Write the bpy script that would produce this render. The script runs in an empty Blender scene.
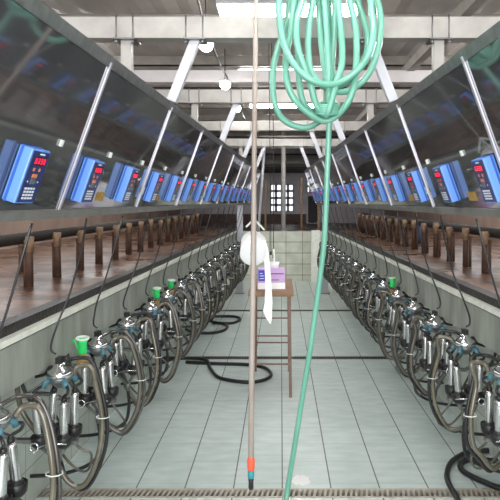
import bpy, bmesh, math, random
from mathutils import Vector, Matrix
random.seed(7)
scn = bpy.context.scene
COL = scn.collection
# ------------------------------------------------------------------ camera
F, VX, VY, EYE = 580.0, 281.0, 201.0, 1.6
cd = bpy.data.cameras.new('camera'); cam = bpy.data.objects.new('camera', cd); COL.objects.link(cam)
cam.location = (0, 0, EYE); cam.rotation_euler = (math.pi/2, 0, 0)
cd.sensor_fit = 'HORIZONTAL'; cd.sensor_width = 36; cd.lens = 36*F/500
cd.shift_x = -(VX-250)/500; cd.shift_y = (VY-250)/500
cd.clip_start = 0.05; scn.camera = cam
# ------------------------------------------------------------------ light
w = bpy.data.worlds.new('world'); scn.world = w; w.use_nodes = True
bg = w.node_tree.nodes['Background']; bg.inputs[0].default_value = (0.93, 0.97, 1.0, 1); bg.inputs[1].default_value = 1.6
def area(name, loc, rot, sx, sy, power, col=(1, 1, 1)):
    l = bpy.data.lights.new(name, 'AREA'); l.shape = 'RECTANGLE'; l.size = sx; l.size_y = sy; l.energy = power; l.color = col
    o = bpy.data.objects.new(name, l); COL.objects.link(o); o.location = loc; o.rotation_euler = rot; return o
area('entrance_daylight', (0.0, -3.2, 1.9), (math.radians(88), 0, 0), 5.0, 2.2, 190, (1.0, 0.985, 0.975))
scn.view_settings.view_transform = 'Standard'; scn.view_settings.look = 'None'
scn.view_settings.gamma = 1; scn.view_settings.use_curve_mapping = False
scn.view_settings.exposure = 0.6
LAMP = 25.0
# ------------------------------------------------------------------ helpers
def s2l(c): return tuple((v/255/12.92 if v/255 <= .04045 else ((v/255+.055)/1.055)**2.4) for v in c) + (1,)
def mat(name, c, rough=.5, metal=0., noise=0., scale=8., c2=None, bump=0., spec=.5, rnoise=0., stretch=None, emit=0., coat=0.):
    m = bpy.data.materials.new(name); m.use_nodes = True; nt = m.node_tree; b = nt.nodes['Principled BSDF']
    b.inputs['Base Color'].default_value = s2l(c); b.inputs['Roughness'].default_value = rough; b.inputs['Metallic'].default_value = metal
    b.inputs['Specular IOR Level'].default_value = spec; b.inputs['Coat Weight'].default_value = coat
    if emit: b.inputs['Emission Color'].default_value = s2l(c); b.inputs['Emission Strength'].default_value = emit
    if noise or bump or rnoise:
        tc = nt.nodes.new('ShaderNodeTexCoord'); mp = nt.nodes.new('ShaderNodeMapping'); nt.links.new(tc.outputs['Object'], mp.inputs[0])
        if stretch: mp.inputs['Scale'].default_value = stretch
        n = nt.nodes.new('ShaderNodeTexNoise'); n.inputs['Scale'].default_value = scale; n.inputs['Detail'].default_value = 6
        nt.links.new(mp.outputs[0], n.inputs['Vector'])
        if noise:
            r = nt.nodes.new('ShaderNodeValToRGB'); r.color_ramp.elements[0].position = .5-noise/2; r.color_ramp.elements[1].position = .5+noise/2
            r.color_ramp.elements[0].color = s2l(c2 or tuple(v*.6 for v in c)); r.color_ramp.elements[1].color = s2l(c)
            nt.links.new(n.outputs['Fac'], r.inputs[0]); nt.links.new(r.outputs[0], b.inputs['Base Color'])
        if bump:
            bu = nt.nodes.new('ShaderNodeBump'); bu.inputs['Strength'].default_value = bump; bu.inputs['Distance'].default_value = .01
            nt.links.new(n.outputs['Fac'], bu.inputs['Height']); nt.links.new(bu.outputs[0], b.inputs['Normal'])
        if rnoise:
            mr = nt.nodes.new('ShaderNodeMapRange'); mr.inputs[1].default_value = .3; mr.inputs[2].default_value = .7
            mr.inputs[3].default_value = rough; mr.inputs[4].default_value = rough+rnoise
            nt.links.new(n.outputs['Fac'], mr.inputs[0]); nt.links.new(mr.outputs[0], b.inputs['Roughness'])
    return m
def tile_mat(name, tx, ty, ox, oy, c, c2, grout, gw, gwy, rough, axes=(0, 1), streak=(1, 1, 1), nscale=5., rnd=.12, groutf_y=1., rnoise=0.):
    """square tiles: grout lines on two object axes, each tile with its own tint, cloudy inside"""
    m = bpy.data.materials.new(name); m.use_nodes = True; nt = m.node_tree; b = nt.nodes['Principled BSDF']; N = nt.nodes.new; L = nt.links.new
    tc = N('ShaderNodeTexCoord'); sp = N('ShaderNodeSeparateXYZ'); L(tc.outputs['Object'], sp.inputs[0])
    def math_(op, a, bb=None):
        k = N('ShaderNodeMath'); k.operation = op
        for i, v in enumerate((a, bb)):
            if v is None: continue
            if isinstance(v, (int, float)): k.inputs[i].default_value = v
            else: L(v, k.inputs[i])
        return k.outputs[0]
    def line(out, t, o, g):
        u = math_('DIVIDE', math_('SUBTRACT', out, o), t); fr = math_('FRACT', u); d = math_('MINIMUM', fr, math_('SUBTRACT', 1., fr))
        return math_('LESS_THAN', d, g/t/2), math_('FLOOR', u)
    lx, cx = line(sp.outputs[axes[0]], tx, ox, gw); ly, cy = line(sp.outputs[axes[1]], ty, oy, gwy)
    cb = N('ShaderNodeCombineXYZ'); L(cx, cb.inputs[0]); L(cy, cb.inputs[1])
    wn = N('ShaderNodeTexWhiteNoise'); L(cb.outputs[0], wn.inputs['Vector'])
    mp = N('ShaderNodeMapping'); mp.inputs['Scale'].default_value = streak; L(tc.outputs['Object'], mp.inputs[0])
    n = N('ShaderNodeTexNoise'); n.inputs['Scale'].default_value = nscale; n.inputs['Detail'].default_value = 7; L(mp.outputs[0], n.inputs['Vector'])
    fac = math_('ADD', n.outputs['Fac'], math_('MULTIPLY', math_('SUBTRACT', wn.outputs['Value'], .5), rnd))
    r = N('ShaderNodeValToRGB'); r.color_ramp.elements[0].position = .32; r.color_ramp.elements[1].position = .68
    r.color_ramp.elements[0].color = s2l(c2); r.color_ramp.elements[1].color = s2l(c); L(fac, r.inputs[0])
    g = math_('MAXIMUM', lx, math_('MULTIPLY', ly, groutf_y))
    mx = N('ShaderNodeMix'); mx.data_type = 'RGBA'; L(g, mx.inputs[0]); L(r.outputs[0], mx.inputs[6]); mx.inputs[7].default_value = s2l(grout)
    L(mx.outputs[2], b.inputs['Base Color'])
    b.inputs['Roughness'].default_value = rough
    if rnoise:
        n2 = N('ShaderNodeTexNoise'); n2.inputs['Scale'].default_value = 1.6; n2.inputs['Detail'].default_value = 4; L(tc.outputs['Object'], n2.inputs['Vector'])
        mr = N('ShaderNodeMapRange'); mr.inputs[1].default_value = .35; mr.inputs[2].default_value = .65; mr.inputs[3].default_value = rough; mr.inputs[4].default_value = rough+rnoise
        L(n2.outputs['Fac'], mr.inputs[0]); L(mr.outputs[0], b.inputs['Roughness'])
    bu = N('ShaderNodeBump'); bu.inputs['Strength'].default_value = .3; bu.inputs['Distance'].default_value = .004; bu.invert = True
    L(g, bu.inputs['Height']); L(bu.outputs[0], b.inputs['Normal'])
    return m
class MB:
    def __init__(s): s.v = []; s.f = []; s.sm = []
    def add(s, vs, fs, smooth=False):
        o = len(s.v); s.v += [tuple(v) for v in vs]; s.f += [tuple(i+o for i in f) for f in fs]; s.sm += [smooth]*len(fs); return s
    def box(s, x0, x1, y0, y1, z0, z1):
        return s.hexa([(x0,y0,z0),(x1,y0,z0),(x1,y1,z0),(x0,y1,z0),(x0,y0,z1),(x1,y0,z1),(x1,y1,z1),(x0,y1,z1)])
    def hexa(s, p): return s.add(p, [(0,3,2,1),(4,5,6,7),(0,1,5,4),(1,2,6,5),(2,3,7,6),(3,0,4,7)])
    def bar(s, a, b, wd, ht, up=(0, 0, 1)):
        a = Vector(a); b = Vector(b); d = (b-a).normalized(); up = Vector(up)
        if abs(d.dot(up)) > .98: up = Vector((0, 1, 0))
        r = d.cross(up).normalized(); u = r.cross(d)
        q = [a+r*i*wd/2+u*j*ht/2 for i, j in ((-1,-1),(1,-1),(1,1),(-1,1))]; q += [v+(b-a) for v in q]
        return s.add(q, [(0,3,2,1),(4,5,6,7),(0,1,5,4),(1,2,6,5),(2,3,7,6),(3,0,4,7)])
    def tube(s, pts, r, n=8, smooth=True, sub=0, closed=False):
        P = [Vector(p) for p in pts]
        if sub: P = spline(P, sub)
        R = r if isinstance(r, (list, tuple)) else [r]*len(P)
        t = (P[1]-P[0]).normalized(); u = t.orthogonal().normalized(); vs = []
        for i, p in enumerate(P):
            t2 = (P[min(i+1, len(P)-1)]-P[max(i-1, 0)])
            t2 = t2.normalized() if t2.length > 1e-9 else t
            u = (u-t2*u.dot(t2)); u = u.normalized() if u.length > 1e-6 else t2.orthogonal().normalized(); b = t2.cross(u); t = t2
            vs += [p+(u*math.cos(2*math.pi*k/n)+b*math.sin(2*math.pi*k/n))*R[i] for k in range(n)]
        fs = [(i*n+k, i*n+(k+1) % n, (i+1)*n+(k+1) % n, (i+1)*n+k) for i in range(len(P)-1) for k in range(n)]
        s.add(vs, fs, smooth); o = len(s.v)-len(vs)
        s.f += [tuple(o+k for k in range(n))[::-1], tuple(o+(len(P)-1)*n+k for k in range(n))]; s.sm += [False, False]; return s
    def lathe(s, prof, org=(0, 0, 0), n=16, axis=(0, 0, 1)):
        ax = Vector(axis).normalized(); u = ax.orthogonal().normalized(); b = ax.cross(u); o = Vector(org); vs = []
        for r, h in prof: vs += [o+ax*h+(u*math.cos(2*math.pi*k/n)+b*math.sin(2*math.pi*k/n))*max(r, 1e-4) for k in range(n)]
        fs = [(i*n+k, i*n+(k+1) % n, (i+1)*n+(k+1) % n, (i+1)*n+k) for i in range(len(prof)-1) for k in range(n)]
        return s.add(vs, fs, True)
    def stretch(s, x, y, z): s.v = [(a*x, b*y, c*z) for a, b, c in s.v]; return s
    def mesh(s, name, m, bevel=0):
        me = bpy.data.meshes.new(name); me.from_pydata(s.v, [], s.f); me.polygons.foreach_set('use_smooth', s.sm)
        bm = bmesh.new(); bm.from_mesh(me)
        if bevel: bmesh.ops.bevel(bm, geom=[e for e in bm.edges if len(e.link_faces) == 2 and e.calc_face_angle(0) > .6], offset=bevel, segments=2, affect='EDGES', profile=.6)
        bmesh.ops.recalc_face_normals(bm, faces=bm.faces); bm.to_mesh(me); bm.free()
        me.materials.append(m); return me
    def build(s, name, m, parent=None, bevel=0):
        o = bpy.data.objects.new(name, s.mesh(name, m, bevel)); COL.objects.link(o); o.parent = parent; return o
def spline(P, k):
    out = []; n = len(P)
    for i in range(n-1):
        p0, p1, p2, p3 = P[max(i-1, 0)], P[i], P[i+1], P[min(i+2, n-1)]
        for j in range(k):
            t = j/k; out.append(.5*((2*p1)+(p2-p0)*t+(2*p0-5*p1+4*p2-p3)*t*t+(3*p1-p0-3*p2+p3)*t**3))
    return out+[P[-1]]
def tag(o, label, cat, group=None, kind=None):
    o['label'] = label; o['category'] = cat
    if group: o['group'] = group
    if kind: o['kind'] = kind
    return o
def empty(name, loc=(0, 0, 0), rot=(0, 0, 0)):
    o = bpy.data.objects.new(name, None); COL.objects.link(o); o.location = loc; o.rotation_euler = rot; return o
def copy_tree(o, parent=None):
    c = o.copy(); COL.objects.link(c); c.parent = parent
    for ch in list(o.children): copy_tree(ch, c)
    return c
def struct(o, label, cat): return tag(o, label, cat, kind='structure')
def at(px, py, Y): return Vector(((px-VX)/F*Y, Y, EYE-(py-VY)/F*Y))
def onfloor(px, py, z=0.): Y = F*(EYE-z)/(py-VY); return Vector(((px-VX)/F*Y, Y, z))
ORD = ['nearest', 'second', 'third', 'fourth', 'fifth', 'sixth', 'seventh', 'eighth', 'ninth', 'tenth', 'eleventh', 'twelfth', 'thirteenth', 'fourteenth', 'fifteenth', 'sixteenth', 'seventeenth', 'eighteenth', 'nineteenth', 'twentieth']
def nth(k, n): return ORD[0]+' the camera' if k == 0 else ('farthest from the camera' if k == n-1 else ORD[k]+' from the camera')
KL, KR = .0328, .0276          # the two sides close in slightly towards the far end
SIDES = (('left', -1, KL), ('right', 1, KR))
def W(s, a, Y, z): return (-a+KL*Y, Y, z) if s < 0 else (a-KR*Y, Y, z)
def rz(s): return -KL if s < 0 else math.pi+KR
# ------------------------------------------------------------------ materials
M = {}
M['floor'] = tile_mat('mint_floor_tile', .2715, .2715, .007, .03, (216,228,226), (199,214,211), (120,122,112), .007, .004, .22, streak=(1,3,1), nscale=6, groutf_y=.35)
M['plat'] = tile_mat('wet_brown_tile', .15, .15, 0, 0, (126,92,72), (74,52,42), (78,62,52), .006, .006, .22, streak=(.8,4,1), nscale=5, rnd=.75, rnoise=.25)
M['pitwall'] = tile_mat('pit_wall_tile', .3, .2, 0, .0, (198,204,194), (175,182,172), (128,128,118), .006, .006, .3, axes=(1, 2))
M['endwall'] = tile_mat('end_wall_tile', .33, .22, .1, .12, (202,204,188), (176,180,164), (120,116,100), .012, .014, .35, axes=(0, 2))
M['concrete'] = mat('ledge_concrete', (160,164,155), .6, noise=.5, scale=5, c2=(118,122,113), stretch=(2,2,.5), bump=.15)
M['nosing'] = mat('pale_ledge_edge', (232,234,224), .5, noise=.4, scale=14, c2=(210,212,200))
M['rubber_curb'] = mat('black_curb_rubber', (42,40,40), .45, noise=.6, scale=60, c2=(22,21,22), bump=.6)
M['steelwhite'] = mat('galvanised_paint', (176,173,169), .5, .1, noise=.7, scale=9, c2=(142,139,133))
M['strut'] = mat('white_strut', (182,183,190), .4, .1)
M['steel'] = mat('brushed_steel', (150,150,150), .38, .8, noise=.6, scale=20, c2=(105,105,105))
M['lip'] = mat('panel_lip_steel', (150,149,146), .45, .4, noise=.6, scale=12, c2=(112,111,108))
M['alu'] = mat('aluminium_strip', (190,188,197), .3, .6)
M['chrome'] = mat('polished_steel', (226,226,228), .12, 1.)
M['shell'] = mat('satin_steel_shell', (205,203,204), .26, 1.)
M['panel'] = mat('dark_polished_panel', (142,142,145), .03, .8, noise=.5, scale=3.5, c2=(118,118,120), rnoise=.07)
M['blue'] = mat('blue_housing', (104,154,234), .36, coat=.3)
M['blue2'] = mat('mid_blue_trim', (52,96,190), .35)
M['navy'] = mat('dark_blue_front', (28,48,104), .3)
M['black'] = mat('black_rubber', (26,25,27), .38)
M['blackhose'] = mat('black_hose', (30,30,32), .3)
M['red'] = mat('red_display', (235,30,70), .4, emit=1.2)
M['redglass'] = mat('display_window', (60,10,26), .2)
M['orange'] = mat('orange_key', (214,130,82), .45)
M['lcd'] = mat('grey_key', (96,104,104), .35)
M['white'] = mat('white_print', (222,228,236), .5)
M['yellow'] = mat('yellow_sticker', (200,160,72), .5, noise=.5, scale=90, c2=(120,90,40))
M['hook'] = mat('white_plastic_hook', (214,220,214), .4)
M['teal'] = mat('teal_claw_plastic', (82,136,152), .4, noise=.6, scale=30, c2=(56,92,104))
M['milk'] = mat('olive_milk_hose', (112,105,90), .2, noise=.7, scale=9, c2=(72,67,56), coat=.5)
M['pulse'] = mat('grey_pulse_hose', (72,68,64), .18, noise=.6, scale=12, c2=(36,34,33), coat=.6)
M['milk2'] = mat('smoky_milk_hose', (104,98,84), .2, noise=.7, scale=9, c2=(60,57,52), coat=.5)
M['rust'] = mat('rusty_pipe', (98,68,50), .7, noise=.7, scale=22, c2=(48,34,28), bump=.4)
M['rustcap'] = mat('worn_sleeve', (158,130,102), .65, noise=.7, scale=30, c2=(92,68,52))
M['railpipe'] = mat('dirty_rail', (48,42,36), .7, noise=.7, scale=14, c2=(26,25,22), bump=.4)
M['green'] = mat('bright_green_plastic', (44,206,106), .4)
M['amber'] = mat('amber_bottle', (176,140,84), .35)
M['mint'] = mat('mint_green_hose', (122,180,162), .35, noise=.8, scale=5, c2=(88,156,134), coat=.3)
M['beige'] = mat('beige_hose', (172,163,156), .5, noise=.7, scale=10, c2=(138,122,112), stretch=(1,1,.5))
M['redplastic'] = mat('orange_red_coupling', (236,96,66), .45)
M['tealp'] = mat('teal_coupling', (44,142,150), .45)
M['wood'] = mat('worn_wood_seat', (158,122,92), .6, noise=.7, scale=9, c2=(112,80,60), stretch=(1,5,1))
M['legrust'] = mat('rusted_steel_leg', (142,118,108), .6, .2, noise=.7, scale=30, c2=(108,80,70))
M['paper'] = mat('white_paper', (250,250,252), .8)
M['lilac'] = mat('lilac_carton', (204,170,216), .5)
M['purple'] = mat('purple_print', (120,60,140), .5)
M['royal'] = mat('royal_blue_print', (60,60,190), .5)
M['roof'] = mat('grey_roof_sheet', (172,166,160), .7, noise=.6, scale=1.4, c2=(150,144,138), stretch=(1,3,1))
M['purlin'] = mat('purlin_steel', (150,145,138), .5, .2, noise=.6, scale=6, c2=(118,112,105))
M['tie'] = mat('pale_tie_beam', (212,208,208), .6, noise=.5, scale=4, c2=(190,186,186))
M['sidewall'] = mat('pinkish_render', (186,164,152), .7, noise=.6, scale=3, c2=(150,130,120))
M['farwall'] = mat('lilac_grey_render', (150,142,150), .3, noise=.6, scale=2.5, c2=(116,106,110))
M['redbrown'] = mat('red_brown_band', (84,58,50), .6, noise=.6, scale=5, c2=(60,38,32))
M['dark'] = mat('dark_trench', (28,28,28), .8)
M['darkdoor'] = mat('dark_door_paint', (34,32,34), .6)
M['grate'] = mat('drain_steel', (200,196,186), .5, .2, noise=.7, scale=18, c2=(160,150,132))
M['grate_dark'] = mat('dark_drain_steel', (92,88,78), .6, .2, noise=.7, scale=18, c2=(58,56,50))  # darker steel for the two farther drains
M['lamp'] = mat('lit_diffuser', (255,252,248), .5, emit=LAMP)
M['bluebarrel'] = mat('dark_blue_plastic', (38,52,92), .45)
M['patch'] = mat('white_patch', (250,250,250), .05)
gl = bpy.data.materials.new('window_glass'); gl.use_nodes = True; _b = gl.node_tree.nodes['Principled BSDF']
_b.inputs['Transmission Weight'].default_value = 1; _b.inputs['Roughness'].default_value = .0; _b.inputs['IOR'].default_value = 1.05; _b.inputs['Base Color'].default_value = (.55, .56, .6, 1); M['glass'] = gl
# ------------------------------------------------------------------ building shell
PITH, YEND, YWALL, YFAR = 1.05, 10.3, 11.6, 16.0
TR = [3.125, 5.865, 8.42]
y0 = -1.6
for i, y1 in enumerate(TR+[YWALL]):
    struct(MB().box(-1.5, 1.5, y0, y1, -.2, 0).build('floor', M['floor']), 'pale mint tiled pit floor, %s strip' % ['nearest', 'second', 'third', 'farthest'][i], 'floor'); y0 = y1+.1
for i, y in enumerate(TR):
    g = empty('floor_drain', (0, y, 0)); tag(g, ['slotted steel floor drain across the pit nearest the camera', 'slotted floor drain across the pit behind the bench legs', 'slotted floor drain across the pit below the tiled end wall'][i], 'drain', 'slotted floor drains')
    MB().box(-1.5, 1.5, .0, .1, -.2, -.12).build('drain_channel', M['dark'], g)
    b = MB()
    b.box(-1.49, 1.49, .001, .014, -.04, .003); b.box(-1.49, 1.49, .086, .099, -.04, .003)
    x = -1.48
    while x < 1.48: b.hexa([(x,.014,-.006),(x+.013,.014,-.006),(x+.025,.086,-.006),(x+.012,.086,-.006),(x,.014,.002),(x+.013,.014,.002),(x+.025,.086,.002),(x+.012,.086,.002)]); x += .0285
    b.build('grate', M['grate'] if i == 0 else M['grate_dark'], g)
for nm, s, K in SIDES:
    def slab(a0, a1, z0, z1, ya=-1.6, yb=YEND):
        q = [W(s, a0, ya, z0), W(s, a1, ya, z0), W(s, a1, yb, z0), W(s, a0, yb, z0)]
        return MB().hexa(q+[(x, y, z1) for x, y, z in q])
    struct(slab(1.1, 3.4, .875, PITH).build('platform_'+nm, M['concrete']), '%s concrete ledge under the raised platform' % nm, 'platform')
    struct(slab(1.19, 3.4, PITH, PITH+.012).build('floor_platform_'+nm, M['plat']), 'wet brown tiled standing floor on the %s platform' % nm, 'floor')
    struct(slab(1.092, 1.125, PITH+.008, 1.082).build('trim_'+('1' if s < 0 else '2'), M['nosing']), 'pale edge strip along the %s ledge' % nm, 'trim')
    struct(slab(1.125, 1.19, PITH, 1.122).build('trim_'+('3' if s < 0 else '4'), M['rubber_curb']), 'black ribbed curb along the %s platform edge' % nm, 'curb')
    struct(slab(1.42, 1.52, 0, .875).build('wall_pit_'+nm, M['pitwall']), 'tiled recessed pit wall under the %s ledge' % nm, 'wall')
    struct(slab(3.3, 3.4, 1.78, 3.1, YEND, YFAR).build('wall_upper_'+nm, M['sidewall']), 'pinkish grey upper wall beyond the %s platform end' % nm, 'wall')
    struct(slab(3.3, 3.4, .99, 1.78, YEND, YFAR).build('wall_low_'+nm, M['sidewall']), 'low pinkish grey wall beyond the %s platform end' % nm, 'wall')
    struct(slab(3.3, 3.4, PITH+.012, 1.78).build('wall_'+nm, M['sidewall']), 'low pinkish grey outer wall behind the %s platform' % nm, 'wall')
# far end: tiled step wall, upper floor, far wall with openings
struct(MB().box(-1.5, 1.5, YWALL, YWALL+.15, -.2, 1.0).build('wall_end', M['endwall']), 'low tiled wall closing the far end of the pit', 'wall')
struct(MB().box(-3.4, 3.4, YWALL+.15, YFAR, .8, .99).build('floor_far', M['plat']), 'brown floor beyond the tiled end wall', 'floor')
for s in (-1, 1): struct(MB().box(min(s*1.5, s*3.4), max(s*1.5, s*3.4), YEND, YWALL+.15, .8, .99).build('floor_corner_'+('left' if s < 0 else 'right'), M['plat']), 'brown floor beside the %s end of the pit' % ('left' if s < 0 else 'right'), 'floor')
struct(MB().box(.6, .765, YWALL-.16, YWALL, 0, 1.02).build('wall_pier', M['nosing']), 'pale square pier at the right of the tiled end wall', 'pier')
def fx(px): return (px-VX)/F*YFAR
def fz(py): return EYE-(py-VY)/F*YFAR
wins = [(fx(270), fx(294), fz(212), fz(184)), (fx(306.5), fx(322), fz(193), fz(166)), (fx(220), fx(238), fz(198), fz(184))]
door = (fx(307), fx(318), .99, fz(196))
xs = sorted({-3.4, 3.4, door[0], door[1]} | {v for q in wins for v in q[:2]}); zs = sorted({.99, 3.1, door[3]} | {v for q in wins for v in q[2:]})
wb = MB(); 
for i in range(len(xs)-1):
    for j in range(len(zs)-1):
        cx, cz = (xs[i]+xs[i+1])/2, (zs[j]+zs[j+1])/2
        if any(a < cx < b and c < cz < d for a, b, c, d in wins+[door]): continue
        wb.box(xs[i], xs[i+1], YFAR, YFAR+.12, zs[j], zs[j+1])
struct(wb.build('wall_far', M['farwall']), 'lilac grey far wall with bright windows', 'wall')
struct(MB().box(-3.4, door[0]-.02, YFAR-.03, YFAR, .99, fz(214)).build('baseboard_far', M['redbrown']), 'red-brown band along the foot of the far wall', 'baseboard')
for i, (a, b, c, d) in enumerate(wins):
    r = struct(empty('window_%d' % (i+1), (0, YFAR, 0)), ['bright paned window left of centre in the far wall', 'bright window above the dark far doorway', 'small bright window at the left of the far wall'][i], 'window')
    m = MB(); n = 4
    for k in range(n+1):
        x = a+(b-a)*k/n; m.box(x-.035, x+.035, .02, .06, c, d); z = c+(d-c)*k/n; m.box(a, b, .02, .06, z-.03, z+.03)
    m.build('window_frame', M['farwall'], r); MB().box(a, b, .035, .042, c, d).build('pane', M['glass'], r)
r = struct(empty('door_1', ((door[0]+door[1])/2, YFAR, .99)), 'dark doorway at the right of the far wall', 'door')
hw = (door[1]-door[0])/2; MB().box(-hw, hw, .03, .08, 0, door[3]-.99).build('door_leaf', M['darkdoor'], r); MB().box(-hw, -hw+.03, -.01, .08, 0, door[3]-.99).build('door_frame', M['farwall'], r)
# roof with purlins and rafters as parts
ce = struct(empty('ceiling', (0, 0, 3.1)), 'grey sheet roof over the milking pit with purlins and tie beams', 'ceiling')
rb = MB(); n = 0; x = -3.9
while x < 3.9: rb.add([(x,-1.7,.0),(x+.1,-1.7,.018),(x+.2,-1.7,.0),(x,16.2,.0),(x+.1,16.2,.018),(x+.2,16.2,.0)], [(0,1,4,3),(1,2,5,4)]); x += .2
rb.box(-3.9, 3.9, -1.7, 16.2, .03, .05); rb.build('roof_sheet', M['roof'], ce)
for y in (-.8, .55, 1.9, 3.3, 4.65, 6.0, 7.4, 8.75, 10.1, 11.4, 12.7, 14.0): MB().box(-3.9, 3.9, y, y+.012, -.1, 0).box(-3.9, 3.9, y, y+.055, -.1, -.09).build('purlin', M['purlin'], ce)
for y in (5.85, 9.75, 13.2): MB().box(-3.5, 3.5, y, y+.12, -.3, -.18).build('tie_beam', M['tie'], ce)
for y in (6.05, 10.6, 12.2, 14.6): MB().tube([(-3.5, y, -.33), (3.5, y, -.33)], .022).build('roof_pipe', M['railpipe'], ce)
for x in (1.27, -1.75): MB().box(x, x+.075, -1.6, 16, -.19, -.1).build('rafter', M['purlin'], ce)
for y in (11.8, 12.6, 13.4, 14.4, 15.4):
    MB().box(-3.4, 3.4, y, y+.08, -.75, -.68).build('low_tie', M['railpipe'], ce)
# ------------------------------------------------------------------ portal frames over the pit
BZ0, BZ1 = 2.478, 2.592
for i, Y in enumerate((3.17, 5.21, 7.25, 9.29)):
    r = empty('portal_frame', (0, Y, BZ0)); tag(r, 'white steel portal frame over the pit, %s' % nth(i, 4), 'frame', 'portal frames over the pit')
    MB().box(-3.3, 3.3, -.05, .05, 0, BZ1-BZ0).build('cross_beam', M['steelwhite'], r)
    for s in (-1, 1):
        xo = W(s, .945, Y, 0)[0]; MB().box(xo-.027, xo+.027, -.027, .027, 1.60-BZ0, 0).build('post', M['steelwhite'], r)
        xt = W(s, .57, Y, 0)[0]; xb = W(s, .70, Y, 0)[0]
        MB().bar((xt, 0, .0), (xb, 0, 2.145-BZ0), .05, .05, (0, 1, 0)).build('strut', M['strut'], r)
        for xc in (xo, xt):
            c = MB()
            for dx in (-.045, .045):
                c.tube([(xc+dx, -.056, -.02), (xc+dx, -.056, BZ1-BZ0+.008)], .0035, 6); c.tube([(xc+dx, .056, -.02), (xc+dx, .056, BZ1-BZ0+.008)], .0035, 6)
                c.tube([(xc+dx, -.056, BZ1-BZ0+.006), (xc+dx, .056, BZ1-BZ0+.006)], .0035, 6)
                c.lathe([(.0, -.03), (.009, -.03), (.009, -.015), (0, -.015)], (xc+dx, -.056, 0), 6)
            c.box(xc-.06, xc+.06, -.065, .065, -.008, 0); c.build('clamp', M['steel'], r)
    MB().box(-3.33, -3.23, -.05, .05, 1.78-BZ0, 0).build('post', M['steelwhite'], r); MB().box(3.23, 3.33, -.05, .05, 1.78-BZ0, 0).build('post', M['steelwhite'], r)
# ------------------------------------------------------------------ splash panels, frames and control boxes
AB, AT, ZB, ZT = .90, .705, 1.57, 2.115
TH = math.atan2(AB-AT, ZT-ZB); LEN = math.hypot(AB-AT, ZT-ZB)
SP = .51
def PP(s, t, Y, off=0.):     # a point on the leaning panel plane, t up the slope 0..1, off = out of the face
    a = AB-(AB-AT)*t-off*math.cos(TH); return W(s, a, Y, ZB+(ZT-ZB)*t-off*math.sin(TH))
def pslab(s, t0, t1, Ya, Yb, o0, o1, Mb=None):
    Mb = Mb or MB(); return Mb.hexa([PP(s,t0,Ya,o0),PP(s,t0,Ya,o1),PP(s,t0,Yb,o1),PP(s,t0,Yb,o0),PP(s,t1,Ya,o0),PP(s,t1,Ya,o1),PP(s,t1,Yb,o1),PP(s,t1,Yb,o0)])
def make_box():
    r = empty('control_box')
    MB().box(.002, .060, 0, .15, 0, .2).build('housing', M['blue'], r, .006)
    MB().box(.012, .022, -.003, .153, -.002, .203).build('seam_band', M['blue2'], r)
    MB().box(.0605, .064, .005, .145, .006, .194).build('front_plate', M['navy'], r, .0015)
    # x = out of the face, y = along (text runs with +y), z = up
    d = MB().box(.064, .0655, .03, .125, .146, .174).build('display', M['redglass'], r)
    g = MB()
    for i in range(4):
        yy = .036+i*.023; hh = .02; ww = .013; t = .0028; z0 = .150; sg = {0: 'abcdef', 1: 'abcdeg', 2: 'abcdg', 3: 'abcdef'}[i]
        R = {'a': (0, hh-t, ww, t), 'd': (0, 0, ww, t), 'g': (0, hh/2-t/2, ww, t), 'f': (0, hh/2, t, hh/2), 'e': (0, 0, t, hh/2), 'b': (ww-t, hh/2, t, hh/2), 'c': (ww-t, 0, t, hh/2)}
        for c in sg: a, b, cw, ch = R[c]; g.box(.0655, .0662, yy+a, yy+a+cw, z0+b, z0+b+ch)
    g.build('digits', M['red'], d)
    k = MB()
    for yy in (.045, .09): k.box(.064, .0662, yy, yy+.012, .122, .134)
    k.box(.064, .0662, .052, .092, .098, .112); k.build('key_row', M['orange'], r)
    MB().box(.064, .0662, .054, .09, .074, .094).build('grey_key', M['lcd'], r)
    l = MB(); l.box(.064, .0652, .06, .1, .182, .188)
    for i in range(4):
        z = .054-i*.012
        for j in range(4): l.box(.064, .0652, .03+j*.022, .046+j*.022, z, z+.007)
    for yy in (.03, .112): l.box(.064, .0652, yy, yy+.006, .08, .086)
    l.build('printed_legend', M['white'], r)
    for o in [r]+list(r.children_recursive):
        if o.type == 'MESH': o.data.transform(Matrix.Diagonal((.74, .8, .86, 1)))
    return r
proto_box = make_box(); first = True
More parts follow.
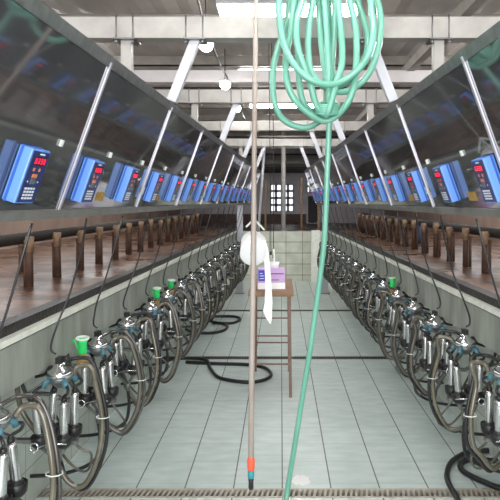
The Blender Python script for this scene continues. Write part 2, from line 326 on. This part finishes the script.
for nm, s, K in SIDES:
    seam0 = 2.15 if s < 0 else 2.06; bx0 = 1.71 if s < 0 else 2.095
    seams = [seam0-1.02+1.02*j for j in range(10)]; NP = len(seams)-1
    fr = empty('panel_frame', W(s, AB, seams[0], ZB)); tag(fr, 'long steel rail frame carrying the %s row of leaning dark panels' % nm, 'frame')
    base = Vector(fr.location)
    def rel(mb): mb.v = [tuple(Vector(v)-base) for v in mb.v]; return mb
    Ya, Yb = seams[0], seams[-1]
    q = MB(); pslab(s, -.055, .0, Ya, Yb, -.035, .012, q); rel(q).build('bottom_rail', M['lip'], fr)
    q = MB(); pslab(s, 1.0, 1.035, Ya, Yb, -.03, .008, q); pslab(s, .965, 1.0, Ya, Yb, .004, .008, q); rel(q).build('top_rail', M['steel'], fr)
    for j, Y in enumerate(seams):
        q = MB(); pslab(s, -.03, 1.0, Y-.008, Y-.002, .004, .010, q); pslab(s, -.03, 1.0, Y+.002, Y+.008, .004, .010, q); pslab(s, -.03, 1., Y-.002, Y+.002, .0035, .006, q)
        ss = rel(q).build('seam_strip', M['alu'], fr)
        if j in (2, 4): rel(pslab(s, .13, .2, Y-.018, Y+.018, .0105, .0125)).build('white_tag', M['hook'], ss)
    q = MB(); 
    for t in (.12, .55, .97): pslab(s, t-.02, t+.02, Ya, Yb, -.03, -.006, q)
    rel(q).build('back_batten', M['lip'], fr)
    for j in range(NP):
        q = MB(); pslab(s, .003, .997, seams[j]+.002, seams[j+1]-.002, -.003, .003, q)
        p = q.build('splash_panel', M['panel']); tag(p, 'dark mirror-like splash panel leaning over the %s side, %s' % (nm, nth(j, NP)), 'panel', 'dark splash panels on the %s' % nm)
        for e in (.32, .82):
            Y = seams[j]+1.02*e; pslab(s, .40, .44, Y, Y+.014, .003, .012).build('hook', M['hook'], p)
        st = MB(); Y = seams[j]+1.02*.34; pslab(s, .06, .13, Y, Y+.1, .0031, .0042, st); st.build('warning_sticker', M['yellow'], p)
    NB = 17 if s < 0 else 16
    for k in range(NB):
        Y = bx0+SP*k
        o = proto_box if first else copy_tree(proto_box); first = False
        t0 = .07; o.location = PP(s, t0, Y+(0 if s < 0 else .12), .003); o.rotation_euler = (0, TH, rz(s))
        tag(o, 'blue control box with red digits on the %s panels, %s' % (nm, nth(k, NB)), 'control box', 'blue control boxes on the %s panels' % nm)
# ------------------------------------------------------------------ milking clusters and wash jetters along both ledges
CU = [(.01, -.055), (.01, .055), (.11, -.055), (.11, .055)]; CC = (.06, 0.)
def make_jetter():
    r = empty('wash_jetter')
    b = MB().bar((-.12, 0, .572), (.15, 0, .572), .03, .016); b.bar((.01, -.08, .572), (.01, .08, .572), .02, .014); b.bar((.11, -.08, .572), (.11, .08, .572), .02, .014)
    b.build('tray_bar', M['steel'], r)
    for u, v in CU: MB().lathe([(.0, -.004), (.022, -.004), (.035, .012), (.0375, .045), (.033, .048), (.0315, .02), (.028, .012), (0, .012)], (u, v, .572), 12).build('jetter_cup', M['black'], r)
    f = MB()
    for u, v in CU: f.tube([(u, v, .572), ((u+CC[0])/2, v*.5, .53), (CC[0], 0, .49)], .007, 6, sub=3)
    f.lathe([(.0, .0), (.012, .0), (.018, .035), (.014, .05), (0, .05)], (CC[0], 0, .455), 10); f.build('funnel', M['steel'], r)
    MB().tube([(CC[0], 0, .46), (CC[0]+.004, .01, .36), (CC[0]-.03, .02, .25), (-.12, .03, .18), (-.31, .03, .16)], .010, 8, sub=5).build('outlet_pipe', M['blackhose'], r)
    MB().tube([(-.12, .0, .572), (-.19, 0, .60), (-.31, 0, .60)], .012, 8, sub=3).build('wall_bracket', M['steel'], r)
    g = [(.02+.017*math.cos(t*math.pi/6), -.13, .60+.017*math.sin(t*math.pi/6)) for t in range(13)]
    MB().tube(g, .0035, 6).tube([(.037, -.13, .60), (.09, -.13, .615), (.15, -.12, .61)], .003, 6).tube([(.02, -.13, .578), (.012, -.1, .572), (.01, -.07, .572)], .004, 6).build('wire_hook', M['chrome'], r)
    return r
def make_cluster(seed):
    R = random.Random(seed); j = lambda a: R.uniform(-a, a)
    r = empty('milking_cluster')
    c0 = Vector((.06+j(.008), j(.012), 0))
    cl = MB().lathe([(0, .905), (.022, .905), (.026, .895), (.03, .888), (.05, .874), (.056, .858), (.054, .848), (0, .848)], c0, 18); cl.build('claw_bowl', M['chrome'], r)
    cl = MB().lathe([(0, .85), (.05, .85), (.053, .842), (.045, .826), (.03, .815), (.014, .80), (0, .80)], c0, 14)
    cl.build('claw_base', M['steel'], r)
    for u, v in CU:
        d = Vector((u-CC[0], v, 0)).normalized(); MB().tube([c0+d*.03+Vector((0, 0, .838)), c0+d*.064+Vector((0, 0, .832)), c0+d*.074+Vector((0, 0, .812))], .0125, 8).build('outlet', M['teal'], r)
    MB().box(c0.x-.012, c0.x+.012, c0.y-.02, c0.y+.02, .905, .93).tube([c0+Vector((-.03, 0, .885)), c0+Vector((-.045, .0, .885)), c0+Vector((-.065, 0, .855)), c0+Vector((-.11, .01, .84))], .007, 6, sub=3).build('claw_valve', M['black'], r)
    for u, v in CU:
        tl = Vector((j(.016), j(.016), 0)); p = Vector((u, v, 0)); d = Vector((u-CC[0], v, 0)).normalized()
        top = p+tl+Vector((0, 0, .765)); bot = p+Vector((0, 0, .605))
        st = c0+d*.076+Vector((0, 0, .82))
        MB().tube([st, st+d*.02+Vector((0, 0, -.005)), (st+top)/2+d*.025+Vector((0, 0, .005)), top+Vector((0, 0, .02)), top], .0065, 8, sub=4).build('milk_tube', M['blackhose'], r)
        ax = (top-bot).normalized()
        cup = MB().lathe([(0, .0), (.016, .0), (.018, .01), (.018, .125), (.017, .14), (.011, .147), (0, .147)], bot+ax*.012, 14, ax).build('teat_cup', M['shell'], r)
        MB().lathe([(0, 0), (.02, 0), (.027, .008), (.027, .022), (.0205, .034), (0, .034)], bot-ax*.012, 14, ax).build('rubber_liner', M['black'], cup)
        MB().lathe([(0, 0), (.012, 0), (.0135, .012), (.008, .024), (0, .024)], bot+ax*.156, 10, ax).build('rubber_collar', M['black'], cup)
    # big looping milk hose and twin pulse tube
    A = (.228 if seed < 6 else .2)+j(.022); B = .385+j(.045); v0 = .05+j(.02); sw = .02+j(.045)
    P = [(c0.x+.045, v0, .842), (.12, v0+.02, .872), (.18, v0+.02+sw*.3, .872), (A-.03, v0+.02+sw*.6, .79), (A, v0+.01+sw, .65), (A-.005, v0+sw, .53), (A-.04, v0-.01+sw, B+.055), (A-.09, v0-.01+sw, B), (A-.145, v0, B+.025), (A-.19, v0+.01, B+.09), (A-.23, v0+.03, .54), (-.05, .09, .55), (-.14, .1, .66), (-.163, .1, .77)]
    MB().tube(P, .0115, 10, sub=5).build('milk_hose', M['milk'] if seed % 3 else M['milk2'], r)
    P2 = [(c0.x+.01, .03, .895), (.10, v0+.03, .905), (.175, v0+.03+sw*.3, .90), (A-.02, v0+.03+sw*.6, .81), (A+.017, v0+.02+sw, .65), (A+.012, v0+.02+sw, .52), (A-.035, v0+.01+sw, B+.03), (A-.10+j(.02), v0+.012+sw, B-.022), (A-.16, v0+.03, B+.02), (A-.20, v0+.06, B+.08), (A-.25, v0+.085, .53), (-.07, .135, .62), (-.135, .125, .73), (-.16, .125, .80)]
    MB().tube(P2, .0085, 10, sub=5).build('pulse_tube', M['pulse'] if seed % 2 else M['black'], r)
    MB().tube([(c0.x-.02, .05, .83), (-.01, .09, .72), (.03, .13, .58), (.10, .15, .48), (.15, .16, .42+j(.03)), (.13, .17, .37), (.07, .17, .38), (-.02, .18, .47), (-.1, .18, .57)], .0055, 8, sub=5).build('air_hose', M['milk2'], r)
    MB().tube([(A-.0+.03*math.cos(t*math.pi/4), v0+.02+sw+.024*math.sin(t*math.pi/4), .65) for t in range(9)], .0025, 6).build('hose_clip', M['hook'], r)
    return r
NC = 16
order = [0, 1, 2, 3, 4, 2, 0, 3, 1, 4, 2, 1, 3, 0, 4, 1]
for nm, s, K in SIDES:
    protos = [make_cluster(k+1+5*(s > 0)) for k in range(5)]; used = [False]*5; pj = make_jetter(); jfirst = True
    if s > 0:
        for r in protos+[pj]:
            for o in r.children_recursive: o.data.transform(Matrix.Diagonal((1, -1, 1, 1))); o.data.flip_normals()
    for k in range(NC):
        Y = (1.975 if s < 0 else 2.0)+.51*k; i = order[(k+(0 if s < 0 else 3)) % 16]
        o = copy_tree(protos[i]) if used[i] else protos[i]; used[i] = True
        o.location = W(s, 1.1, Y, 0); o.rotation_euler = (0, 0, rz(s))
        tag(o, 'milking cluster with steel teat cups under the %s ledge, %s' % (nm, nth(k, NC)), 'milking cluster', 'milking clusters along the %s ledge' % nm)
        q = pj if jfirst else copy_tree(pj); jfirst = False
        q.location = W(s, 1.1, Y, 0); q.rotation_euler = (0, 0, rz(s))
        tag(q, 'black-cupped wash holder below the %s-side milking cluster that is %s' % (nm, nth(k, NC)), 'wash holder', 'wash holders along the %s ledge' % nm)
    p = MB().tube([W(s, 1.30, -1.5, .82), W(s, 1.30, YEND, .82)], .03, 12).build('milk_line', M['steel']); tag(p, 'long steel milk pipe running below the %s ledge' % nm, 'pipe')
    # thin black tubes hanging from the panel rail, over the ledge, to each cluster
    for k in range(NC):
        R = random.Random(k*7+s); Y = (1.975 if s < 0 else 2.0)+.51*k; jj = R.uniform(-.06, .06)
        pts = [W(s, .922, Y+.02, 1.524), W(s, .957, Y+.03+jj*.5, 1.38), W(s, 1.01, Y+.04+jj*.7, 1.2), W(s, 1.052, Y+.03+jj*.5, 1.08), W(s, 1.068, Y+.015, 1.0), W(s, 1.065, Y, .96), W(s, 1.045, Y, .944)]
        o = MB().tube(pts, .0048, 6, sub=5).build('air_tube', M['blackhose'])
        tag(o, 'thin black tube hanging from the %s panels over the ledge, %s' % (nm, nth(k, NC)), 'tube', 'thin black tubes on the %s' % nm)
    # rail and posts on the platform
    a0 = 1.71 if s < 0 else 1.64
    o = MB().tube([W(s, a0+.077, -1., 1.36), W(s, a0+.077, YEND-.1, 1.36)], .036, 12).build('stall_rail', M['railpipe']); tag(o, 'dark rusty rail running above the %s platform posts' % nm, 'rail')
    NPST = 15; ps = []
    for k in range(NPST):
        Y = (3.67 if s < 0 else 4.33)+(.43 if s < 0 else .415)*k; R = random.Random(k+50*s)
        r = empty('stall_post', W(s, a0, Y, PITH+.012), (0, 0, rz(s))); l = R.uniform(-.008, .008); h = .30+R.uniform(-.01, .015)
        MB().tube([(0, 0, 0), (l*.6, l, h)], [.024, .02], 10).tube([(-.034, .012, 0), (-.034+l*.4, .012+l, .245)], .012, 8).build('pipe', M['rust'], r)
        MB().tube([(l*.5, l*.9, h*.72), (l*.6, l, h+.015)], [.024, .0275], 10).tube([(l*.6, l, h-.03), (-.034, l, h-.01)], .012, 8).build('sleeve', M['rustcap'], r)
        tag(r, 'short rusty stall post on the %s platform, %s' % (nm, nth(k, NPST)), 'post', 'rusty stall posts on the %s platform' % nm)
    r = empty('support_post', W(s, 1.04, YEND-.25, 0)); MB().box(-.05, .05, -.05, .05, 0, 1.545).build('column', M['strut'], r); MB().box(-.08, .08, -.08, .08, 0, .012).build('base_plate', M['steel'], r)
    tag(r, 'white square support post at the far end of the %s ledge' % nm, 'post')
r = empty('stall_post', W(-1, 2.1, 4.37, PITH+.012)); MB().tube([(0, 0, 0), (0, 0, .27)], .02, 10).build('pipe', M['rust'], r); MB().tube([(0, 0, .2), (0, 0, .3)], .027, 10).build('sleeve', M['rustcap'], r)
tag(r, 'rusty post standing behind the nearest left stall post', 'post')
r = empty('barrel', (*at(420, 238, 7.4)[:2], PITH+.012)); MB().lathe([(0, 0), (.075, 0), (.085, .04), (.08, .12), (.085, .2), (.07, .24), (0, .24)], n=18).build('body', M['bluebarrel'], r); MB().lathe([(0, .24), (.03, .24), (.03, .26), (0, .26)], (0, 0, 0), 12).build('cap', M['black'], r)
tag(r, 'small dark blue barrel among the right platform posts', 'barrel')
# ------------------------------------------------------------------ ceiling lamps
TUBES = [(.055, 4.25, 'long white tube light across the roof, nearest in view'), (.055, 6.3, 'long white tube light across the roof, second in view'), (.055, 8.35, 'long white tube light across the roof, third in view'), (.055, 10.4, 'long white tube light across the roof, farthest'), (.055, 2.2, 'unseen tube light added to brighten the pit, above the upper edge of the view'), (.055, .15, 'unseen tube light added to brighten the near end of the pit, overhead')]  # last two tubes are out of view, added to brighten the pit
TUBES += [(x, y, 'unseen tube light added to brighten the %s platform aisle, %s' % ('left' if x < 0 else 'right', nth(i, 3))) for x in (-2.35, 2.35) for i, y in enumerate((2.6, 5.6, 8.6))]  # out-of-view tubes added to brighten the side walls and aisles
for i, (X, Y, lab) in enumerate(TUBES):
    r = empty('ceiling_light', (X, Y, 2.96)); tag(r, lab, 'ceiling light', 'tube lights under the roof')
    MB().box(-.52, .52, -.11, .11, .05, .075).box(-.46, -.44, -.01, .01, .07, .14).box(.44, .46, -.01, .01, .07, .14).build('housing', M['strut'], r)
    MB().box(-.5, .5, -.05, .05, -.012, .05).build('diffuser', M['lamp'], r, .012)
for i, Y in enumerate((4.2, 5.64, 7.1, 8.55)):
    r = empty('bulkhead_light', (-.545, Y, 2.72)); tag(r, 'small oval lamp hanging left of centre, %s' % nth(i, 4), 'ceiling light', 'small oval lamps on the cable')
    MB().box(-.05, .05, -.09, .09, .028, .045).build('lamp_base', M['strut'], r)
    MB().lathe([(0, -.03), (.03, -.026), (.047, -.008), (.052, .02), (.05, .03), (0, .03)], n=18).stretch(1, 1.9, 1).build('lamp_glass', M['lamp'], r)
    MB().tube([(0, 0, .045), (0, 0, .36)], .004, 6).build('hanger', M['black'], r)
o = MB().tube([(-.49, 2.2, 3.06), (-.49, 3.17, 2.82), (-.526, 4.2, 2.805), (-.526, 4.9, 2.78), (-.526, 5.64, 2.805), (-.526, 6.4, 2.78), (-.526, 7.1, 2.805), (-.526, 7.8, 2.78), (-.526, 8.55, 2.805)], .008, 6, sub=6).build('power_cable', M['black']); tag(o, 'black cable strung between the small oval lamps', 'cable')
# ------------------------------------------------------------------ green hose coil
def cp(x, y, Y): return at(260+x*.26, y*.26, Y)
loops = [
 [(75,0),(78,90),(95,180),(140,260),(200,310),(270,325),(330,305),(385,260),(420,200),(437,120),(430,50),(425,0)],
 [(205,0),(190,90),(185,180),(195,270),(230,320),(290,352),(350,345),(410,295),(445,220),(464,120),(462,50),(450,0)],
 [(115,0),(105,90),(70,180),(50,280),(55,390),(90,460),(160,490),(215,475),(250,430),(262,330),(268,180),(262,0)],
 [(132,0),(120,110),(103,200),(100,290),(125,370),(180,430),(250,465),(300,440),(340,390),(362,320),(372,200),(366,100),(345,0)],
 [(155,0),(142,80),(145,180),(150,300),(165,390),(210,440),(250,455),(262,400),(250,280),(232,120),(228,0)],
 [(300,0),(312,120),(315,240),(290,330),(266,420),(250,440),(215,400),(190,310),(150,200),(140,90),(165,0)],
 [(375,0),(400,80),(415,160),(400,230),(350,300),(290,330),(276,260),(285,130),(290,0)]]
gh = empty('green_hose', at(330, 0, 2.85)); base = gh.location.copy(); tag(gh, 'mint green water hose coiled high over the pit, tail to the floor', 'hose')
q = MB()
for i, lp in enumerate(loops):
    Y = 2.76+.033*((i*3) % 7)
    pts = [cp(280+(i-3)*9, -235, 2.86)]+[cp(lp[0][0]*.75+70, -110, Y)]+[cp(x, y, Y+.02*math.sin(n*1.3)) for n, (x, y) in enumerate(lp)]+[cp(lp[-1][0]*.75+70, -110, Y)]+[cp(295+(i-3)*9, -235, 2.86)]
    q.tube([p-base for p in pts], .0165, 10, sub=6)
q.build('coil', M['mint'], gh)
tl = [(318,-57,2.86),(324,0,2.85),(328,55,2.84),(329,100,2.84),(329,125,2.85),(327,180,2.86),(325,230,2.88),(322,262,2.90),(317,300,2.92),(310,350,2.95),(302,400,2.98),(294,450,3.0),(287.5,490,3.02)]
pts = [at(*t) for t in tl]+[Vector((.02, 2.92, .016)), Vector((.015, 2.5, .016)), Vector((.1, 1.8, .016)), Vector((.3, 1.0, .016))]
MB().tube([p-base for p in pts], .0145, 10, sub=6).build('tail', M['mint'], gh)
q = MB()
for k in range(5): q.tube([at(327.5+11*math.cos(t*math.pi/6), 104+k*2.2+1.5*math.sin(t*math.pi/6), 2.84-.06*math.sin(t*math.pi/6))-base for t in range(13)], .008, 6)
q.build('binding', M['mint'], gh)
p = at(371, 50, 2.77)-base; MB().bar(p+Vector((-.008, -.02, -.035)), p+Vector((.014, -.02, .035)), .022, .006, (0, 1, 0)).build('white_tag', M['white'], gh)
hk = MB().tube([at(335, -57, 2.86)+Vector((-.14, 0, .0)), at(335, -57, 2.86)+Vector((-.15, 0, -.03)), at(335, -57, 2.86)+Vector((0, 0, -.045)), at(335, -57, 2.86)+Vector((.13, 0, -.03)), at(335, -57, 2.86)+Vector((.13, 0, .05)), Vector((.3, 2.86, 3.08))], .01, 8, sub=4).build('roof_hook', M['steel']); tag(hk, 'steel hook under the roof carrying the green hose coil', 'hook')
# ------------------------------------------------------------------ hanging wash hose, cords
pts = [at(256, 0, 2.6)+Vector((0, 0, .7)), at(256, 0, 2.6), at(254.5, 120, 2.6), at(253.5, 250, 2.6), at(252, 350, 2.6), at(251, 458, 2.6)]
pts[0].z = 3.1
r = empty('spray_hose', pts[-1]); b0 = r.location.copy(); tag(r, 'beige hose hanging straight down with an orange and teal coupling', 'hose')
MB().tube([p-b0 for p in pts], [.0105]*8+[.0115]*8+[.013]*15, 10, sub=6).build('hose', M['beige'], r)
MB().lathe([(0, -.055), (.014, -.055), (.017, -.04), (.017, -.01), (.015, .0), (.011, .012), (0, .012)], n=14).build('orange_coupling', M['redplastic'], r)
MB().lathe([(0, -.09), (.013, -.09), (.0145, -.08), (.0145, -.055), (0, -.055)], n=14).build('teal_coupling', M['tealp'], r)
MB().lathe([(0, -.14), (.009, -.14), (.012, -.132), (.011, -.11), (.013, -.09), (0, -.09)], n=14).build('nozzle', M['black'], r)
for i, (xa, xb, yb) in enumerate(((263, 271, 255), (270.5, 273.5, 258))):
    p1 = at(xb, yb, 4.98); p0 = Vector((p1.x-.02, 4.98, 3.1)); o = MB().tube([p0, (p0+p1)/2+Vector((.01*i, 0, 0)), p1], .0035, 6, sub=6).lathe([(0, 0), (.008, 0), (.008, .03), (0, .03)], p1, 8).build('pull_cord', M['railpipe'])
    tag(o, ['thin dark cord hanging above the bench, left one', 'thin dark cord hanging above the bench, right one'][i], 'cord', 'thin cords above the bench')
# ------------------------------------------------------------------ bench, carton, paper roll
SY = 4.73; xl = (251.5-VX)/F*SY; xr = (290.5-VX)/F*SY; SD = .72; SZ = .868
r = empty('bench', ((xl+xr)/2, SY+SD/2, 0)); tag(r, 'tall narrow rusty steel bench with a worn wooden top on the pit floor', 'bench')
hw = (xr-xl)/2; hd = SD/2
MB().box(-hw-.025, hw+.025, -hd-.02, hd+.02, SZ-.045, SZ).build('seat', M['wood'], r, .006)
for sx in (-1, 1):
    for sy in (-1, 1): MB().bar((sx*hw, sy*hd, 0), (sx*(hw-.008), sy*(hd-.01), SZ-.045), .024, .024).build('leg', M['legrust'], r)
for z in (.5, .27):
    MB().bar((-hw, -hd, z), (hw, -hd, z), .012, .012).build('rung', M['legrust'], r); MB().bar((-hw, hd, z), (hw, hd, z), .012, .012).build('rung', M['legrust'], r)
    MB().bar((-hw, -hd, z+.03), (-hw, hd, z+.03), .012, .012).build('rung', M['legrust'], r); MB().bar((hw, -hd, z+.03), (hw, hd, z+.03), .012, .012).build('rung', M['legrust'], r)
YB = SY+.07; bx0 = (258-VX)/F*YB; bx1 = (285-VX)/F*YB
r = empty('carton', ((bx0+bx1)/2, YB, SZ), (0, 0, .06)); hb = (bx1-bx0)/2; bh = .17; tag(r, 'lilac and white tissue carton lying on the bench top', 'carton')
MB().box(-hb, hb, 0, .13, 0, bh).build('box', M['lilac'], r, .003)
MB().box(-hb-.0012, hb+.0012, -.0015, 0, .003, .055).build('white_band', M['paper'], r)
MB().box(-hb+.004, -hb+.06, -.002, 0, .07, .16).build('blue_block', M['royal'], r)
MB().box(-hb+.09, hb-.01, -.002, 0, .125, .134).box(-hb+.09, hb-.05, -.002, 0, .075, .082).build('purple_print', M['purple'], r)
MB().box(-hb+.014, -hb+.05, -.003, -.002, .088, .094).box(-hb+.014, -hb+.05, -.003, -.002, .11, .116).box(-hb+.014, -hb+.04, -.003, -.002, .13, .136).build('white_print', M['white'], r)
p = at(274.5, 268, YB+.06); r = empty('cup', (p.x, YB+.06, SZ+bh)); tag(r, 'small white cup with an upright stick on the lilac carton', 'cup')
MB().lathe([(0, 0), (.03, 0), (.042, .05), (.039, .05), (.028, .006), (0, .006)], n=18).build('bowl', M['paper'], r); MB().tube([(0, .0, .006), (-.006, 0, .16)], .006, 8).build('stick', M['paper'], r)
c1 = at(253, 254, 4.5); c2 = c1+Vector((-.005, .21, .075)); ax = (c2-c1).normalized(); ln = (c2-c1).length
r = empty('paper_roll', c1); tag(r, 'jumbo white paper roll hanging beside the bench, its loose end trailing', 'paper roll')
R_ = .102
MB().lathe([(.022, 0), (R_-.004, 0), (R_, .004), (R_, ln-.004), (R_-.004, ln), (.022, ln), (.022, 0)], (0, 0, 0), 36, ax).build('roll', M['paper'], r)
MB().lathe([(.021, .002), (.018, .002), (.018, ln-.002), (.021, ln-.002)], (0, 0, 0), 16, ax).build('core', M['beige'], r)
sh = MB(); prof = [(263,240,5),(265.5,249,5.5),(267,262,5.5),(268,276,6),(268.5,290,6.5),(268.5,303,8),(267.5,311,9),(269,318,6),(270.5,324,1)]
vs = []; fs = []
for i, (x, y, wd) in enumerate(prof):
    for t in (-1, -.3, .3, 1): vs.append(at(x+wd/2*t, y, 4.52+.008*math.cos(i*1.7+t*2))-c1)
n = len(prof)
for v in list(vs): vs.append(v+Vector((0, .002, 0)))
for k in (0, 1):
    for i in range(n-1):
        for t in range(3): a = k*n*4+i*4+t; fs.append((a, a+1, a+5, a+4))
sh.add(vs, fs, True); sh.build('loose_sheet', M['paper'], r)
ap = at(254, 219, 4.62)-c1
h = MB().bar(ax*.0-ax*.012, ax*(ln+.012), .02, .02); h.bar(ax*(ln+.01), ap, .012, .012); h.bar(ax*-.012, ap, .012, .012); h.bar(ap, at(264.5, 230, 4.62)-c1, .012, .014); h.bar(ap, at(246, 227, 4.62)-c1, .012, .014); h.build('hanger', M['hook'], r)
p3 = Vector(ap); MB().tube([p3, Vector((p3.x, p3.y, 3.1-c1.z))], .004, 6).build('hanging_cord', M['hook'], r)
# ------------------------------------------------------------------ green dip cups hung on the ledges
def make_dip():
    r = empty('dip_cup')
    MB().lathe([(0, 0), (.02, 0), (.024, .006), (.024, .05), (.018, .06), (0, .06)], n=16).build('bottle', M['amber'], r)
    MB().lathe([(0, .058), (.02, .058), (.024, .066), (.02, .09), (.021, .11), (.03, .132), (.026, .132), (0, .11)], n=16).build('green_cup', M['green'], r)
    MB().lathe([(.031, .128), (.033, .132), (.031, .137), (.025, .137), (.02, .124)], n=16).build('rim', M['hook'], r)
    MB().tube([(-.018, 0, .07), (-.04, 0, .12), (-.05, 0, .11)], .004, 6, sub=3).build('hook', M['green'], r)
    return r
pd = make_dip()
for i, (px, py, s, lab) in enumerate(((82, 365, -1, 'green dip cup with white rim hung nearest on the left ledge'), (156.5, 306, -1, 'green dip cup midway along the left ledge, nearer of two'), (171, 296, -1, 'green dip cup midway along the left ledge, farther of two'), (393, 294, 1, 'green dip cup hung on the right ledge'))):
    a = 1.05; Y = F*a/(300-px) if s < 0 else F*a/(px-265)
    o = pd if i == 0 else copy_tree(pd); z = EYE-(py-VY)/F*Y; o.location = W(s, a, Y, z); o.rotation_euler = (.08, .05, rz(s)); tag(o, lab, 'dip cup', 'green dip cups')
# ------------------------------------------------------------------ hoses on the floor
def floor_hose(pix, r_, label, extra=()):
    o = MB().tube([onfloor(x, y, r_) for x, y in pix]+list(extra), r_, 10, sub=6).build('floor_hose', M['blackhose']); return tag(o, label, 'hose', 'black hoses lying on the pit floor')
floor_hose([(130,366),(160,360),(186,358),(206,360),(210,368),(218,377),(235,381),(252,382),(266,379),(271,374),(264,367.5),(246,364.5),(215,363.5),(186,362)], .016, 'black hose looped on the floor left of the bench')
floor_hose([(170,318),(190,331),(205,333),(218,332),(226,329),(226,324.5),(212,321.5),(205,318),(212,316.5),(235,316.5),(240,319.5),(232,323),(213,323)], .018, 'small black hose loop on the floor below the left clusters')
floor_hose([(466,520),(458,500),(449,484),(447,473),(452,461.5),(465,453.5),(480,451),(505,450),(530,455),(540,480),(520,489),(500,488),(484,482),(471,476),(463,471),(460,465.5),(465,461),(475,459.5),(500,461)], .016, 'black hose coiled on the floor at the lower right')
q = MB(); n = 26; R = random.Random(3); cen = onfloor(301, 480, .002); ring = [cen+Vector(((.052+R.uniform(-.014, .012))*math.cos(2*math.pi*k/n), (.062+R.uniform(-.016, .016))*math.sin(2*math.pi*k/n), 0)) for k in range(n)]
o = q.add(ring+[v-Vector((0, 0, .002)) for v in ring], [tuple(range(n))]+[(k, (k+1) % n, n+(k+1) % n, n+k) for k in range(n)]).build('patch', M['patch']); tag(o, 'small glossy white patch on the floor beside the green hose', 'patch')  # flat glossy white patch on the floor
# ------------------------------------------------------------------ poles at the far end
for i, (px, yb, yt, Y, rr, m, lab) in enumerate(((283.5, 231, 130, 11.67, .045, 'steelwhite', 'pale grey pole in the middle of the far end wall'), (265.5, 231, 180, 11.68, .022, 'rustcap', 'thin tan pole left of centre on the end wall'), (301.5, 231, 178, 11.68, .022, 'rustcap', 'thin tan pole right of centre on the end wall'), (318.5, 231, 180, 11.66, .025, 'rustcap', 'tan pole at the right end of the tiled wall'))):
    a = at(px, yb, Y); a.z = 1.0; b = at(px, yt, Y); o = MB().tube([a, b], rr, 10).lathe([(0, 0), (rr*1.6, 0), (rr*1.6, .02), (0, .02)], a, 12).build('pole', M[m]); tag(o, lab, 'pole', 'poles on the far end wall')
a = at(258.5, 232, 11.65); a.z = 1.0; o = MB().tube([a, at(264.5, 146, 11.65)], .028, 10).build('leaning_pole', M['strut']); tag(o, 'slim white pole leaning at the far end behind the paper roll', 'pole')
